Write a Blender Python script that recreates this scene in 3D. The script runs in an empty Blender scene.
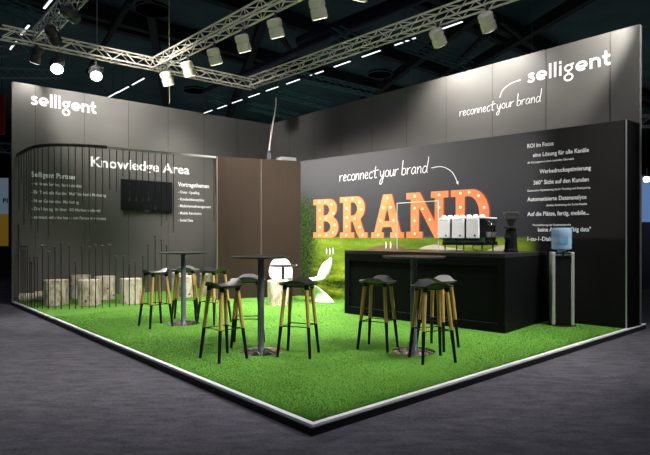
import bpy, bmesh, math, random
from mathutils import Vector, Matrix
random.seed(7)
C = bpy.context.scene.collection
PI = math.pi
F, CX, HY, HC = 537.0, 325.0, 236.0, 1.30      # focal (px), centre column, horizon row, eye height above the platform

# ------------------------------------------------------------------ materials
MATS = {}
def mat(name, col, rough=.5, metal=0, spec=.5, emit=None, es=0, trans=0, ior=1.45, alpha=1, coat=0, sheen=0):
    if name in MATS: return MATS[name]
    m = bpy.data.materials.new(name); m.use_nodes = True
    b = m.node_tree.nodes['Principled BSDF']
    b.inputs['Base Color'].default_value = (*col, 1)
    b.inputs['Roughness'].default_value = rough
    b.inputs['Metallic'].default_value = metal
    b.inputs['Specular IOR Level'].default_value = spec
    b.inputs['IOR'].default_value = ior
    b.inputs['Transmission Weight'].default_value = trans
    b.inputs['Coat Weight'].default_value = coat
    if emit:
        b.inputs['Emission Color'].default_value = (*emit, 1)
        b.inputs['Emission Strength'].default_value = es
    MATS[name] = m
    return m
def nodes(m):
    return m.node_tree.nodes, m.node_tree.links, m.node_tree.nodes['Principled BSDF']
def ramp(ns, stops):
    r = ns.new('ShaderNodeValToRGB'); e = r.color_ramp.elements
    while len(e) < len(stops): e.new(.5)
    for k, (p, c) in enumerate(stops):
        e[k].position = p; e[k].color = (*c, 1)
    return r
def noisy(m, stops, scale=5, detail=4, stretch=(1,1,1), bump=0, bscale=None, bdist=.01, coord='Object', rough=.55):
    ns, ln, b = nodes(m)
    tc = ns.new('ShaderNodeTexCoord'); mp = ns.new('ShaderNodeMapping'); mp.inputs['Scale'].default_value = stretch
    n = ns.new('ShaderNodeTexNoise'); n.inputs['Scale'].default_value = scale; n.inputs['Detail'].default_value = detail
    n.inputs['Roughness'].default_value = rough
    ln.new(tc.outputs[coord], mp.inputs[0]); ln.new(mp.outputs[0], n.inputs[0])
    r = ramp(ns, stops); ln.new(n.outputs['Fac'], r.inputs[0]); ln.new(r.outputs[0], b.inputs['Base Color'])
    if bump:
        n2 = ns.new('ShaderNodeTexNoise'); n2.inputs['Scale'].default_value = bscale or scale; n2.inputs['Detail'].default_value = 3
        ln.new(mp.outputs[0], n2.inputs[0])
        bp = ns.new('ShaderNodeBump'); bp.inputs['Strength'].default_value = bump; bp.inputs['Distance'].default_value = bdist
        ln.new(n2.outputs['Fac'], bp.inputs['Height']); ln.new(bp.outputs[0], b.inputs['Normal'])
    return m

M_white = mat('white_vinyl', (.85,.85,.85), .5)
M_blackp = mat('black_plastic', (.006,.006,.0065), .45, spec=.3)
M_alu = mat('brushed_aluminium', (.62,.63,.66), .38, .9)
M_truss = mat('truss_aluminium', (.86,.80,.70), .5, .2)
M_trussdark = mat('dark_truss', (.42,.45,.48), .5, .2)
M_teal = mat('teal_painted_steel', (.10,.26,.27), .5, .2)
M_chrome = mat('chrome', (.8,.8,.8), .12, 1)
M_greywall = noisy(mat('grey_wall_panel', (.1,.1,.1), .6, spec=.2), [(.3,(.108,.102,.097)),(.7,(.124,.118,.112))], 1.2, 3)
M_brown = mat('brown_cabin_panel', (.06,.045,.035), .5, 0, spec=.12)
noisy(M_brown, [(.3,(.033,.0225,.0165)),(.7,(.040,.028,.021))], 5, 3, (9,9,.12), 0)
M_blackcounter = mat('black_counter_lacquer', (.0035,.0035,.0045), .5, spec=.12)
M_blackwall = mat('black_wall_panel', (.002,.002,.002), .8, spec=.05)
M_seam = mat('panel_seam', (.02,.018,.017), .8)
M_rod = mat('dark_rod', (.01,.009,.008), .6)
M_knob = mat('grey_knob', (.06,.055,.05), .5)
M_track = mat('curtain_track', (.05,.045,.04), .4, .3)
M_tracka = mat('bright_track', (.5,.47,.45), .4, .3)
M_can = mat('cream_lamp_can', (.90,.80,.66), .5)
M_candark = mat('dark_lamp_can', (.03,.03,.035), .45)
M_lens = mat('lamp_lens', (1,1,.95), .3, emit=(1,.96,.86), es=3)
M_lensb = mat('bright_lamp_lens', (1,1,1), .3, emit=(1,.97,.88), es=60)
M_tube = mat('fluorescent_tube', (1,1,1), .3, emit=(.90,.97,1), es=1.6)
M_wood = noisy(mat('oak_leg', (.6,.4,.15), .5), [(.3,(.36,.22,.055)),(.7,(.50,.33,.09))], 14, 4, (6,6,.5))
M_legblack = mat('black_dipped_leg', (.004,.004,.004), .5, spec=.3)
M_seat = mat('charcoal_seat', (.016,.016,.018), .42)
M_tabletop = mat('dark_table_top', (.018,.017,.018), .45, spec=.3)
M_pole = mat('steel_pole', (.12,.135,.165), .42, .15)
M_wp = mat('white_gloss_plastic', (.86,.87,.86), .25)
M_cup = mat('white_porcelain', (.88,.88,.86), .25)
M_glass = mat('clear_glass', (.95,1,.98), .02, trans=1, ior=1.2)
M_beans = noisy(mat('coffee_beans', (.03,.015,.008), .5), [(.3,(.015,.007,.003)),(.7,(.09,.045,.02))], 60)
M_green = mat('green_strip', (.02,.09,.04), .4)
M_screen = mat('screen_glass', (.012,.013,.014), .18)

def turf():
    m = mat('artificial_turf', (.08,.3,.02), .85, spec=.1)
    ns, ln, b = nodes(m)
    tc = ns.new('ShaderNodeTexCoord')
    n = ns.new('ShaderNodeTexNoise'); n.inputs['Scale'].default_value = 210; n.inputs['Detail'].default_value = 5; n.inputs['Roughness'].default_value = .7
    n2 = ns.new('ShaderNodeTexNoise'); n2.inputs['Scale'].default_value = 2.2; n2.inputs['Detail'].default_value = 3
    ln.new(tc.outputs['Object'], n.inputs[0]); ln.new(tc.outputs['Object'], n2.inputs[0])
    r = ramp(ns, [(.28,(.050,.145,.014)),(.50,(.112,.285,.038)),(.72,(.20,.42,.075))]); ln.new(n.outputs['Fac'], r.inputs[0])
    r2 = ramp(ns, [(.35,(.86,.86,.86)),(.65,(1,1,1))]); ln.new(n2.outputs['Fac'], r2.inputs[0])
    mx = ns.new('ShaderNodeMix'); mx.data_type='RGBA'; mx.blend_type='MULTIPLY'; mx.inputs[0].default_value=1
    ln.new(r.outputs[0], mx.inputs[6]); ln.new(r2.outputs[0], mx.inputs[7]); ln.new(mx.outputs[2], b.inputs['Base Color'])
    bp = ns.new('ShaderNodeBump'); bp.inputs['Strength'].default_value=.6; bp.inputs['Distance'].default_value=.012
    ln.new(n.outputs['Fac'], bp.inputs['Height']); ln.new(bp.outputs[0], b.inputs['Normal'])
    return m
M_turf = turf()
M_carpet = mat('hall_carpet', (.04,.04,.05), .95, spec=.05)
def carpet():
    ns, ln, b = nodes(M_carpet)
    tc = ns.new('ShaderNodeTexCoord')
    n = ns.new('ShaderNodeTexNoise'); n.inputs['Scale'].default_value = 60; n.inputs['Detail'].default_value = 6; n.inputs['Roughness'].default_value = .75
    mp = ns.new('ShaderNodeMapping'); mp.inputs['Rotation'].default_value=(0,0,.7); mp.inputs['Scale'].default_value=(1,3,1)
    n2 = ns.new('ShaderNodeTexNoise'); n2.inputs['Scale'].default_value = 5; n2.inputs['Detail'].default_value = 6
    ln.new(tc.outputs['Object'], n.inputs[0]); ln.new(tc.outputs['Object'], mp.inputs[0]); ln.new(mp.outputs[0], n2.inputs[0])
    r = ramp(ns, [(.3,(.064,.060,.074)),(.7,(.140,.134,.158))]); ln.new(n.outputs['Fac'], r.inputs[0])
    r2 = ramp(ns, [(.35,(.66,.66,.66)),(.65,(1,1,1))]); ln.new(n2.outputs['Fac'], r2.inputs[0])
    mx = ns.new('ShaderNodeMix'); mx.data_type='RGBA'; mx.blend_type='MULTIPLY'; mx.inputs[0].default_value=1
    ln.new(r.outputs[0], mx.inputs[6]); ln.new(r2.outputs[0], mx.inputs[7]); ln.new(mx.outputs[2], b.inputs['Base Color'])
    bp = ns.new('ShaderNodeBump'); bp.inputs['Strength'].default_value=.4; bp.inputs['Distance'].default_value=.004
    ln.new(n.outputs['Fac'], bp.inputs['Height']); ln.new(bp.outputs[0], b.inputs['Normal'])
carpet()
def bark():
    m = mat('pale_bark', (.6,.5,.38), .85)
    ns, ln, b = nodes(m)
    tc = ns.new('ShaderNodeTexCoord'); oi = ns.new('ShaderNodeObjectInfo')
    ad = ns.new('ShaderNodeVectorMath'); ad.operation='ADD'
    mu = ns.new('ShaderNodeMath'); mu.operation='MULTIPLY'; mu.inputs[1].default_value = 37
    ln.new(oi.outputs['Random'], mu.inputs[0]); ln.new(tc.outputs['Object'], ad.inputs[0]); ln.new(mu.outputs[0], ad.inputs[1])
    mp = ns.new('ShaderNodeMapping'); mp.inputs['Scale'].default_value=(1,1,.45); ln.new(ad.outputs[0], mp.inputs[0])
    n = ns.new('ShaderNodeTexNoise'); n.inputs['Scale'].default_value=9; n.inputs['Detail'].default_value=8; n.inputs['Roughness'].default_value=.7
    ln.new(mp.outputs[0], n.inputs[0])
    r = ramp(ns, [(.32,(.14,.09,.055)),(.42,(.42,.32,.22)),(.53,(.68,.59,.48)),(.75,(.86,.80,.72))]); ln.new(n.outputs['Fac'], r.inputs[0])
    v = ns.new('ShaderNodeTexVoronoi'); v.inputs['Scale'].default_value=5.5; ln.new(ad.outputs[0], v.inputs[0])
    r2 = ramp(ns, [(.09,(.16,.10,.06)),(.16,(1,1,1))]); ln.new(v.outputs['Distance'], r2.inputs[0])
    mx = ns.new('ShaderNodeMix'); mx.data_type='RGBA'; mx.blend_type='MULTIPLY'; mx.inputs[0].default_value=1
    ln.new(r.outputs[0], mx.inputs[6]); ln.new(r2.outputs[0], mx.inputs[7]); ln.new(mx.outputs[2], b.inputs['Base Color'])
    bp = ns.new('ShaderNodeBump'); bp.inputs['Strength'].default_value=.5; bp.inputs['Distance'].default_value=.01
    ln.new(n.outputs['Fac'], bp.inputs['Height']); ln.new(bp.outputs[0], b.inputs['Normal'])
    return m
M_bark = bark()
M_cut = mat('cut_wood', (.7,.6,.42), .8)
def rings():
    ns, ln, b = nodes(M_cut)
    tc = ns.new('ShaderNodeTexCoord'); w = ns.new('ShaderNodeTexWave'); w.wave_type='RINGS'; w.rings_direction='Z'
    w.inputs['Scale'].default_value=14; w.inputs['Distortion'].default_value=2
    ln.new(tc.outputs['Object'], w.inputs[0]); r = ramp(ns, [(0,(.62,.50,.33)),(1,(.80,.73,.58))])
    ln.new(w.outputs['Fac'], r.inputs[0]); ln.new(r.outputs[0], b.inputs['Base Color'])
rings()

# ------------------------------------------------------------------ mesh helpers
class MB:
    def __init__(s): s.v=[]; s.f=[]; s.sm=[]; s.mi=[]
    def add(s, vs, fs, smooth=False, mi=0):
        o=len(s.v); s.v += [tuple(v) for v in vs]; s.f += [tuple(i+o for i in f) for f in fs]
        s.sm += [smooth]*len(fs); s.mi += [mi]*len(fs); return s
    def box(s, x0,y0,z0,x1,y1,z1, M=None, bev=0, mi=0):
        bm=bmesh.new(); bmesh.ops.create_cube(bm,size=1)
        for v in bm.verts: v.co=Vector(((v.co.x+.5)*(x1-x0)+x0,(v.co.y+.5)*(y1-y0)+y0,(v.co.z+.5)*(z1-z0)+z0))
        if bev: bmesh.ops.bevel(bm,geom=bm.edges[:],offset=bev,segments=2,affect='EDGES',profile=.5)
        bm.verts.index_update()
        vs=[(M@v.co if M else v.co.copy()) for v in bm.verts]; fs=[[v.index for v in f.verts] for f in bm.faces]
        bm.free(); return s.add(vs,fs,False,mi)
    def tube(s, pts, r, n=8, cap=True, closed=False, mi=0):
        pts=[Vector(p) for p in pts]; rs = r if isinstance(r,(list,tuple)) else [r]*len(pts)
        vs=[];fs=[];N=len(pts); prev=None
        for i,p in enumerate(pts):
            if closed: d=pts[(i+1)%N]-pts[i-1]
            else: d=pts[min(i+1,N-1)]-pts[max(i-1,0)]
            d.normalize()
            if prev is None:
                a=Vector((0,0,1)) if abs(d.z)<.9 else Vector((1,0,0)); u=d.cross(a).normalized()
            else: u=(prev-d*prev.dot(d)).normalized()
            prev=u; w=d.cross(u)
            for k in range(n):
                t=2*PI*k/n; vs.append(p+(u*math.cos(t)+w*math.sin(t))*rs[i])
        for i in range(N if closed else N-1):
            j=(i+1)%N
            for k in range(n):
                l=(k+1)%n; fs.append((i*n+k,i*n+l,j*n+l,j*n+k))
        if cap and not closed:
            fs.append(tuple(range(n))[::-1]); fs.append(tuple((N-1)*n+k for k in range(n)))
        s.add(vs,fs,True,mi)
        return s
    def lathe(s, prof, n=32, M=None, smooth=True, mi=0):
        vs=[];fs=[]
        for r,z in prof:
            for k in range(n):
                t=2*PI*k/n; p=Vector((r*math.cos(t),r*math.sin(t),z)); vs.append(M@p if M else p)
        for i in range(len(prof)-1):
            for k in range(n):
                l=(k+1)%n; fs.append((i*n+k,i*n+l,(i+1)*n+l,(i+1)*n+k))
        if prof[0][0]>1e-6: fs.append(tuple(range(n))[::-1])
        if prof[-1][0]>1e-6: fs.append(tuple((len(prof)-1)*n+k for k in range(n)))
        return s.add(vs,fs,smooth,mi)
    def quad(s,a,b,c,d,mi=0): return s.add([a,b,c,d],[(0,1,2,3)],False,mi)
    def mesh(s,name,mats):
        me=bpy.data.meshes.new(name); me.from_pydata(s.v,[],s.f)
        me.polygons.foreach_set('use_smooth',s.sm); me.polygons.foreach_set('material_index',s.mi)
        for m in (mats if isinstance(mats,(list,tuple)) else [mats]): me.materials.append(m)
        me.update()
        if any(s.sm):
            try: me.set_sharp_from_angle(angle=math.radians(40))
            except Exception: pass
        return me
    def build(s,name,mats,parent=None,**k):
        return link(name,s.mesh(name,mats),parent,**k)
def link(name, me, parent=None, loc=None, rotz=0, mw=None):
    o=bpy.data.objects.new(name,me); C.objects.link(o)
    if parent: o.parent=parent
    if loc: o.location=loc
    if rotz: o.rotation_euler=(0,0,rotz)
    if mw: o.matrix_world=mw
    return o
def thing(name,label,cat,loc=(0,0,0),rotz=0,group=None):
    o=bpy.data.objects.new(name,None); C.objects.link(o); o.empty_display_size=.1
    o.location=loc; o.rotation_euler=(0,0,rotz); tag(o,label,cat,group); return o
def tag(o,label,cat,group=None,kind=None):
    o['label']=label; o['category']=cat
    if group: o['group']=group
    if kind: o['kind']=kind
    return o
def struct(o,label=None,cat=None):
    o['kind']='structure'
    if label: o['label']=label
    if cat: o['category']=cat
    return o
def dup(root, loc=None, rotz=None, label=None):
    def cp(o,par):
        c=o.copy(); C.objects.link(c)
        if par: c.parent=par
        for ch in [x for x in list(o.children)]: cp(ch,c)
        return c
    r=cp(root,None)
    if loc is not None: r.location=loc
    if rotz is not None: r.rotation_euler=(0,0,rotz)
    if label: r['label']=label
    return r

# ------------------------------------------------------------------ walls of the stand (plan geometry, platform top z = 0)
Corner = Vector((-1.52,14.75)); LD = Vector((.7530,.6580)); RD = Vector((.657,-.754))   # right along each wall
RD.normalize(); LD.normalize()
Lend = Vector((-6.2,10.64)); Rend = Vector((4.58,7.79)); Front = Vector((-.09,3.68))
Lend = Corner - LD*6.23; Rend = Corner + RD*9.25
Front = Vector((-.087,3.68))
WA = Vector((4.23,7.52)); WB = Vector((-.533,11.70)); WC = Vector((-2.22,11.0))
MD = (WA-WB).normalized(); BD=(WB-WC).normalized()
HT, HL = 4.37, 2.93
def hit(px,py,P,D):
    r=(px-CX)/F      # X/Y
    # P + D*u : (P.x+D.x u) = r (P.y + D.y u)
    u=(r*P.y-P.x)/(D.x-r*D.y); Y=P.y+D.y*u
    return u, HC+(HY-py)*Y/F
def wall_matrix(P,D,off=0.0):
    n=Vector((D.y,-D.x,0))          # towards the viewer
    X=Vector((D.x,D.y,0)); Z=Vector((0,0,1))
    o=Vector((P.x,P.y,0))+n*off
    M=Matrix.Identity(4)
    for i in range(3): M[i][0]=X[i]; M[i][1]=Z[i]; M[i][2]=n[i]; M[i][3]=o[i]
    return M
ML = (Lend, LD); MR=(Corner, RD); MM=(WB, MD)

def wall_slab(name, P, Q, z0, z1, th, m, label):
    P=Vector(P);Q=Vector(Q); d=(Q-P).normalized(); n=Vector((-d.y,d.x))  # backwards
    me=MB().add([(P.x,P.y,z0),(Q.x,Q.y,z0),(Q.x+n.x*th,Q.y+n.y*th,z0),(P.x+n.x*th,P.y+n.y*th,z0),
              (P.x,P.y,z1),(Q.x,Q.y,z1),(Q.x+n.x*th,Q.y+n.y*th,z1),(P.x+n.x*th,P.y+n.y*th,z1)],
             [(0,1,5,4),(1,2,6,5),(2,3,7,6),(3,0,4,7),(4,5,6,7),(3,2,1,0)])
    return struct(me.build(name,m), label, 'wall')
wl = wall_slab('wall_left', Lend, Corner+LD*.08, -.075, HT, .08, M_greywall, 'tall grey panelled back wall on the left with the Knowledge Area lettering')
wr = wall_slab('wall_right', Corner, Rend, -.075, HT, .08, M_greywall, 'tall grey panelled wall on the right rising above the printed mural wall')
def seams(parent,P,D,us,z0,z1,m=M_seam,w=.006):
    M=wall_matrix(P,D,.0015)
    for u in us:
        MB().box(u-w/2,z0,0,u+w/2,z1,.002,M).build('panel_seam',m,parent)
seams(wl,*ML,[.42,1.37,2.33,3.28,4.23,5.19],0,HT)
seams(wr,*MR,[.9,1.9,2.88,3.88,4.88,5.86,6.86,7.85,8.85],HL-.3,HT)

# mural wall: a print of a dark sky over a golf green with a dark hedge at its left end
M_mural = mat('printed_mural', (.05,.05,.055), .55, spec=.15)
def mural():
    ns, ln, b = nodes(M_mural)
    tc=ns.new('ShaderNodeTexCoord'); sp=ns.new('ShaderNodeSeparateXYZ'); ln.new(tc.outputs['Object'],sp.inputs[0])
    def mr(src,a,bb,c=0,d=1):
        n=ns.new('ShaderNodeMapRange'); n.inputs[1].default_value=a; n.inputs[2].default_value=bb; n.inputs[3].default_value=c; n.inputs[4].default_value=d; n.interpolation_type='SMOOTHSTEP'
        ln.new(src,n.inputs[0]); return n.outputs[0]
    def mix(f,a,c):
        n=ns.new('ShaderNodeMix'); n.data_type='RGBA'; ln.new(f,n.inputs[0])
        for k,s in ((6,a),(7,c)):
            if isinstance(s,tuple): n.inputs[k].default_value=(*s,1)
            else: ln.new(s,n.inputs[k])
        return n.outputs[2]
    def math_(op,a,c):
        n=ns.new('ShaderNodeMath'); n.operation=op
        for k,s in ((0,a),(1,c)):
            if isinstance(s,(int,float)): n.inputs[k].default_value=s
            else: ln.new(s,n.inputs[k])
        return n.outputs[0]
    nz=ns.new('ShaderNodeTexNoise'); nz.inputs['Scale'].default_value=.9; nz.inputs['Detail'].default_value=2; ln.new(tc.outputs['Object'],nz.inputs[0])
    X,Y=sp.outputs[0],sp.outputs[1]
    zz=math_('ADD',Y,math_('MULTIPLY',math_('SUBTRACT',nz.outputs['Fac'],.5),.12))
    fn=ns.new('ShaderNodeTexNoise'); fn.inputs['Scale'].default_value=16; fn.inputs['Detail'].default_value=7; fn.inputs['Roughness'].default_value=.7; ln.new(tc.outputs['Object'],fn.inputs[0])
    mp=ns.new('ShaderNodeMapping'); mp.inputs['Scale'].default_value=(.7,3.2,1); ln.new(tc.outputs['Object'],mp.inputs[0])
    bn=ns.new('ShaderNodeTexNoise'); bn.inputs['Scale'].default_value=1.5; bn.inputs['Detail'].default_value=3; ln.new(mp.outputs[0],bn.inputs[0])
    g=ramp(ns,[(.40,(.014,.030,.003)),(.52,(.13,.19,.010)),(.68,(.40,.46,.045))]); ln.new(math_('ADD',math_('MULTIPLY',bn.outputs['Fac'],.7),math_('MULTIPLY',fn.outputs['Fac'],.3)),g.inputs[0])
    hedge=ramp(ns,[(.4,(.008,.012,.006)),(.7,(.06,.11,.02))]); ln.new(fn.outputs['Fac'],hedge.inputs[0])
    sky=mix(mr(Y,1.3,2.9),(.040,.040,.047),(.066,.064,.068))
    fadeR=mr(X,5.0,5.45)     # print turns black at its right end
    sky=mix(fadeR,sky,(.022,.020,.020))
    grass=mix(mr(zz,.5,.95,.0,.55),g.outputs[0],(.16,.26,.025))
    grass=mix(mr(X,4.85,5.15),grass,(.007,.0065,.0065))
    base=mix(mr(zz,1.235,1.30),grass,sky)
    hm=math_('SUBTRACT',1.0,mr(math_('ADD',X,math_('MULTIPLY',fn.outputs['Fac'],.5)),.45,.9))
    hm=math_('MULTIPLY',hm,math_('SUBTRACT',1.0,mr(math_('ADD',Y,math_('MULTIPLY',fn.outputs['Fac'],.6)),2.1,2.7)))
    fin=mix(hm,base,hedge.outputs[0])
    ln.new(fin,b.inputs['Base Color'])
mural()
MLEN=(WA-WB).length
wm=MB().box(0,-.0,-.08,MLEN,HL,0).build('wall_mural',M_mural)
wm.matrix_world=wall_matrix(WB,MD,0)
struct(wm,'lower wall printed with a dark mural of orange marquee letters over grass','wall')
wb=wall_slab('wall_back', WC, WB, 0, HL, .08, M_brown, 'lower dark brown wood-look wall panels between the rod screen and the mural')
wb_end = WC + Vector((-.658,.753))*1.9
rd=(CX-217.5)/F; _u,_z=hit(217.6,200,*ML); WCe=Lend+LD*_u
ws=wall_slab('wall_return', WCe-(WCe-WC).normalized()*.02, WC+(WCe-WC).normalized()*.085, 0, HL, .05, M_blackwall, 'dark side return behind the left edge of the brown panels')
wt=wall_slab('wall_end', WA+Vector((.004,.0)), Rend+Vector((.0,.0)), 0, HL, .03, M_blackwall, 'narrow black end return joining the mural wall to the tall right wall')
def seamline(u,P,D,z1,m,w=.008,parent=None):
    MB().box(u-w/2,0,0,u+w/2,z1,.004,wall_matrix(P,D,.001)).build('panel_joint',m,parent)
M_joint=mat('panel_joint_metal',(.28,.25,.22),.4,.5)
seamline(.94,WC,BD,HL,M_joint,.01,wb); 
tr=MB().box(MLEN-.018,0,0,MLEN,HL,.004,wall_matrix(WB,MD,.001)).build('trim_1',M_alu); struct(tr,'thin aluminium edge strip at the right end of the mural wall','trim')
tr=MB().box(0,0,0,.02,HL,.004,wall_matrix(WC,BD,.001)).build('trim_2',M_joint); struct(tr,'thin metal edge strip at the left end of the brown panels','trim')

# ------------------------------------------------------------------ lettering
def smoothpts(pts,closed=False,sub=6):
    out=[];n=len(pts)
    if n<3: return [Vector(p) for p in pts]
    P=[Vector(p) for p in pts]
    for i in range(n-1):
        p0=P[max(i-1,0)];p1=P[i];p2=P[i+1];p3=P[min(i+2,n-1)]
        for k in range(sub):
            t=k/sub; out.append(.5*((2*p1)+(p2-p0)*t+(2*p0-5*p1+4*p2-p3)*t*t+(3*p1-p0-3*p2+p3)*t*t*t))
    out.append(P[-1]); return out
def ribbon(mb,pts,w,M,th=.003,closed=False):
    n=len(pts); L=[];R=[]
    for i,p in enumerate(pts):
        a=pts[(i-1)%n] if closed else pts[max(i-1,0)]; c=pts[(i+1)%n] if closed else pts[min(i+1,n-1)]
        d=(c-a); d.normalize(); nn=Vector((-d.y,d.x))*w/2
        L.append(p+nn); R.append(p-nn)
    vs=[M@Vector((p.x,p.y,th)) for p in L]+[M@Vector((p.x,p.y,th)) for p in R]
    vs+=[M@Vector((p.x,p.y,0)) for p in L]+[M@Vector((p.x,p.y,0)) for p in R]
    fs=[]
    for i in range(n if closed else n-1):
        j=(i+1)%n
        fs+=[(n+i,n+j,j,i),(i,j,2*n+j,2*n+i),(n+j,n+i,3*n+i,3*n+j)]
    mb.add(vs,fs)
def arc(cx,cy,r,a0,a1,n=20,ry=None):
    ry=ry or r
    return [Vector((cx+r*math.cos(math.radians(a0+(a1-a0)*k/n)),cy+ry*math.sin(math.radians(a0+(a1-a0)*k/n)))) for k in range(n+1)]
LOGO={ # adv, [(points, closed)]
 's':(.74,[(smoothpts([(.60,.77),(.46,.87),(.30,.87),(.19,.79),(.19,.66),(.30,.57),(.46,.49),(.56,.38),(.55,.23),(.42,.13),(.26,.13),(.08,.24)]),0)]),
 'e':(1.0,[(arc(.48,.5,.36,0,315,26,.37),0),([Vector((.14,.46)),Vector((.90,.46))],0)]),
 'l':(.40,[([Vector((.18,0)),Vector((.18,1.48))],0)]),
 'i':(.40,[([Vector((.18,0)),Vector((.18,1))],0),([Vector((.18,1.16)),Vector((.18,1.44))],0)]),
 'g':(.92,[(arc(.42,.60,.27,0,354,24),1),(arc(.42,-.30,.31,0,354,24),1),([Vector((.42,.34)),Vector((.42,0))],0),([Vector((.55,.86)),Vector((.84,.93))],0)]),
 'n':(.94,[([Vector((.17,0)),Vector((.17,1))],0),(smoothpts([(.17,.55),(.24,.78),(.42,.87),(.62,.84),(.73,.68),(.74,.4),(.74,0)]),0)]),
 't':(.62,[(smoothpts([(.27,1.36),(.27,.9),(.27,.4),(.32,.19),(.44,.12),(.60,.15)]),0),([Vector((.02,.87)),Vector((.58,.87))],0)]),
}
SCR={
 'r':(.50,[[(.02,1),(.05,.5),(.04,0)],[(.05,.55),(.2,.9),(.45,.98)]]),
 'e':(.56,[[(.06,.45),(.38,.6),(.38,.92),(.2,.98),(.05,.5),(.18,.04),(.5,.18)]]),
 'c':(.54,[[(.44,.85),(.28,1),(.08,.7),(.08,.25),(.26,0),(.5,.18)]]),
 'o':(.60,[[(.3,1),(.1,.78),(.08,.25),(.3,0),(.5,.25),(.48,.78),(.28,1)]]),
 'n':(.60,[[(.04,1),(.07,.5),(.06,0)],[(.07,.5),(.28,.98),(.44,.8),(.47,0)]]),
 't':(.56,[[(.28,1.75),(.24,.9),(.24,.2),(.34,0),(.5,.1)],[(-.08,1.08),(.25,1.12),(.66,1.2)]]),
 'y':(.62,[[(.04,1),(.1,.35),(.26,.08),(.46,.6),(.5,1)],[(.5,1),(.46,0),(.34,-.85),(.14,-1.05),(.06,-.7),(.3,-.15),(.6,.15)]]),
 'u':(.60,[[(.04,1),(.06,.25),(.22,0),(.42,.3),(.47,1)],[(.47,1),(.48,.3),(.56,0)]]),
 'b':(.64,[[(.12,2.2),(.08,1),(.08,0)],[(.08,.65),(.3,1),(.52,.7),(.46,.15),(.24,0),(.08,.2)]]),
 'a':(.64,[[(.48,.85),(.28,1),(.06,.6),(.1,.1),(.28,.02),(.46,.45),(.5,.95),(.5,.2),(.62,.02)]]),
 'd':(.66,[[(.48,.75),(.28,1),(.06,.6),(.1,.1),(.28,0),(.48,.4),(.6,1.5),(.62,2.25)],[(.6,1.6),(.52,.5),(.54,.1),(.64,.02)]]),
 ' ':(.28,[]),
}
def stroke_text(text,font,w,M,name,parent,sc,space=0,shear=0,rise=0):
    mb=MB(); x=0
    for ch in text:
        adv,st=font[ch]
        for s in st:
            if font is LOGO: pts,cl=s
            else: pts,cl=smoothpts(s,sub=5),0
            pts=[Vector(((p.x+x+shear*p.y)*sc[0],(p.y+rise*x)*sc[1])) for p in pts]
            wd=w
            if font is LOGO and ch=='g': wd=w*.78
            ribbon(mb,pts,wd,M,closed=bool(cl))
        x+=adv+space
    o=mb.build(name,M_white,parent); return o
def width(text,font,space): return sum(font[c][0]+space for c in text)-space
def wtext(body, plane, pl, pr, ph, name, parent, label=None, bold=.012, m=None):
    """flat vinyl lettering: body spans two base points of the wall; ph = cap height in metres"""
    P,D=plane
    u0,z0=hit(*pl,P,D); u1,z1=hit(*pr,P,D); z=(z0+z1)/2
    cu=bpy.data.curves.new(name,'FONT'); cu.body=body; cu.size=1; cu.offset=bold; cu.resolution_u=3
    o=bpy.data.objects.new('t',cu); C.objects.link(o)
    dg=bpy.context.evaluated_depsgraph_get(); dg.update()
    me=bpy.data.meshes.new_from_object(o.evaluated_get(dg)); bpy.data.objects.remove(o); bpy.data.curves.remove(cu)
    xs=[v.co.x for v in me.vertices]; sx=(u1-u0)/(max(xs)-min(xs)); sy=ph/.70; x0=min(xs)
    W=wall_matrix(P,D,.004)
    for v in me.vertices: v.co=W@Vector(((v.co.x-x0)*sx+u0,v.co.y*sy+z,0))
    me.materials.clear(); me.materials.append(m or M_white)
    for p in me.polygons: p.use_smooth=False
    me.name=name
    ob=link(name,me,parent)
    if parent and parent.matrix_world!=Matrix.Identity(4): ob.matrix_parent_inverse=parent.matrix_world.inverted()
    if label: ob['label']=label
    return ob
def fix(o):
    if o.parent: o.matrix_parent_inverse=o.parent.matrix_world.inverted()
    return o
bpy.context.view_layer.update()
def logo(plane,pl,pr,parent,xh):
    P,D=plane; u0,z0=hit(*pl,P,D); u1,z1=hit(*pr,P,D); z=(z0+z1)/2
    wd=width('selligent',LOGO,0)
    sc=((u1-u0)/wd, xh)
    M=wall_matrix(P,D,.003)@Matrix.Translation((u0,z,0))
    o=fix(stroke_text('selligent',LOGO,.232*xh,M,'logo_lettering',parent,sc)); o['label']='bold white selligent logo lettering'; return o
def script(plane,pl,pr,parent,xh,w):
    P,D=plane; u0,z0=hit(*pl,P,D); u1,z1=hit(*pr,P,D)
    wd=width('reconnect your brand',SCR,.02)
    sc=((u1-u0)/wd, xh); M=wall_matrix(P,D,.003)@Matrix.Translation((u0,z0,0))
    o=fix(stroke_text('reconnect your brand',SCR,w,M,'script_lettering',parent,sc,.02,.06,rise=(z1-z0)/xh/wd)); o['label']='white handwritten reconnect your brand slogan'
def arrow(plane,pts,parent,w,head):
    P,D=plane; W=wall_matrix(P,D,.003)
    q=[Vector(hit(*p,P,D)) for p in pts]; q=smoothpts([tuple(p) for p in q],sub=6)
    mb=MB(); ribbon(mb,q,w,W)
    e=q[-1]; d=(q[-1]-q[-3]).normalized(); n=Vector((-d.y,d.x))
    t=e+d*head; a=e-d*head*.3+n*head*.55; b=e-d*head*.3-n*head*.55
    mb.add([W@Vector((p.x,p.y,.004)) for p in (t,a,b)],[(0,1,2)])
    fix(mb.build('arrow_mark',M_white,parent))
logo(ML,(30.4,104.6),(96.2,114.0),wl,.185)
logo(MR,(527.3,82.8),(610.9,65.2),wr,.165)
script(MR,(459.5,116.6),(541,101.6),wr,.095,.0085)
arrow(MR,[(499.8,97.5),(503,90),(511,83.5),(519.5,80.3)],wr,.010,.035)
script(MM,(339.5,181.6),(428,172.4),wm,.125,.0115)
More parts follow.
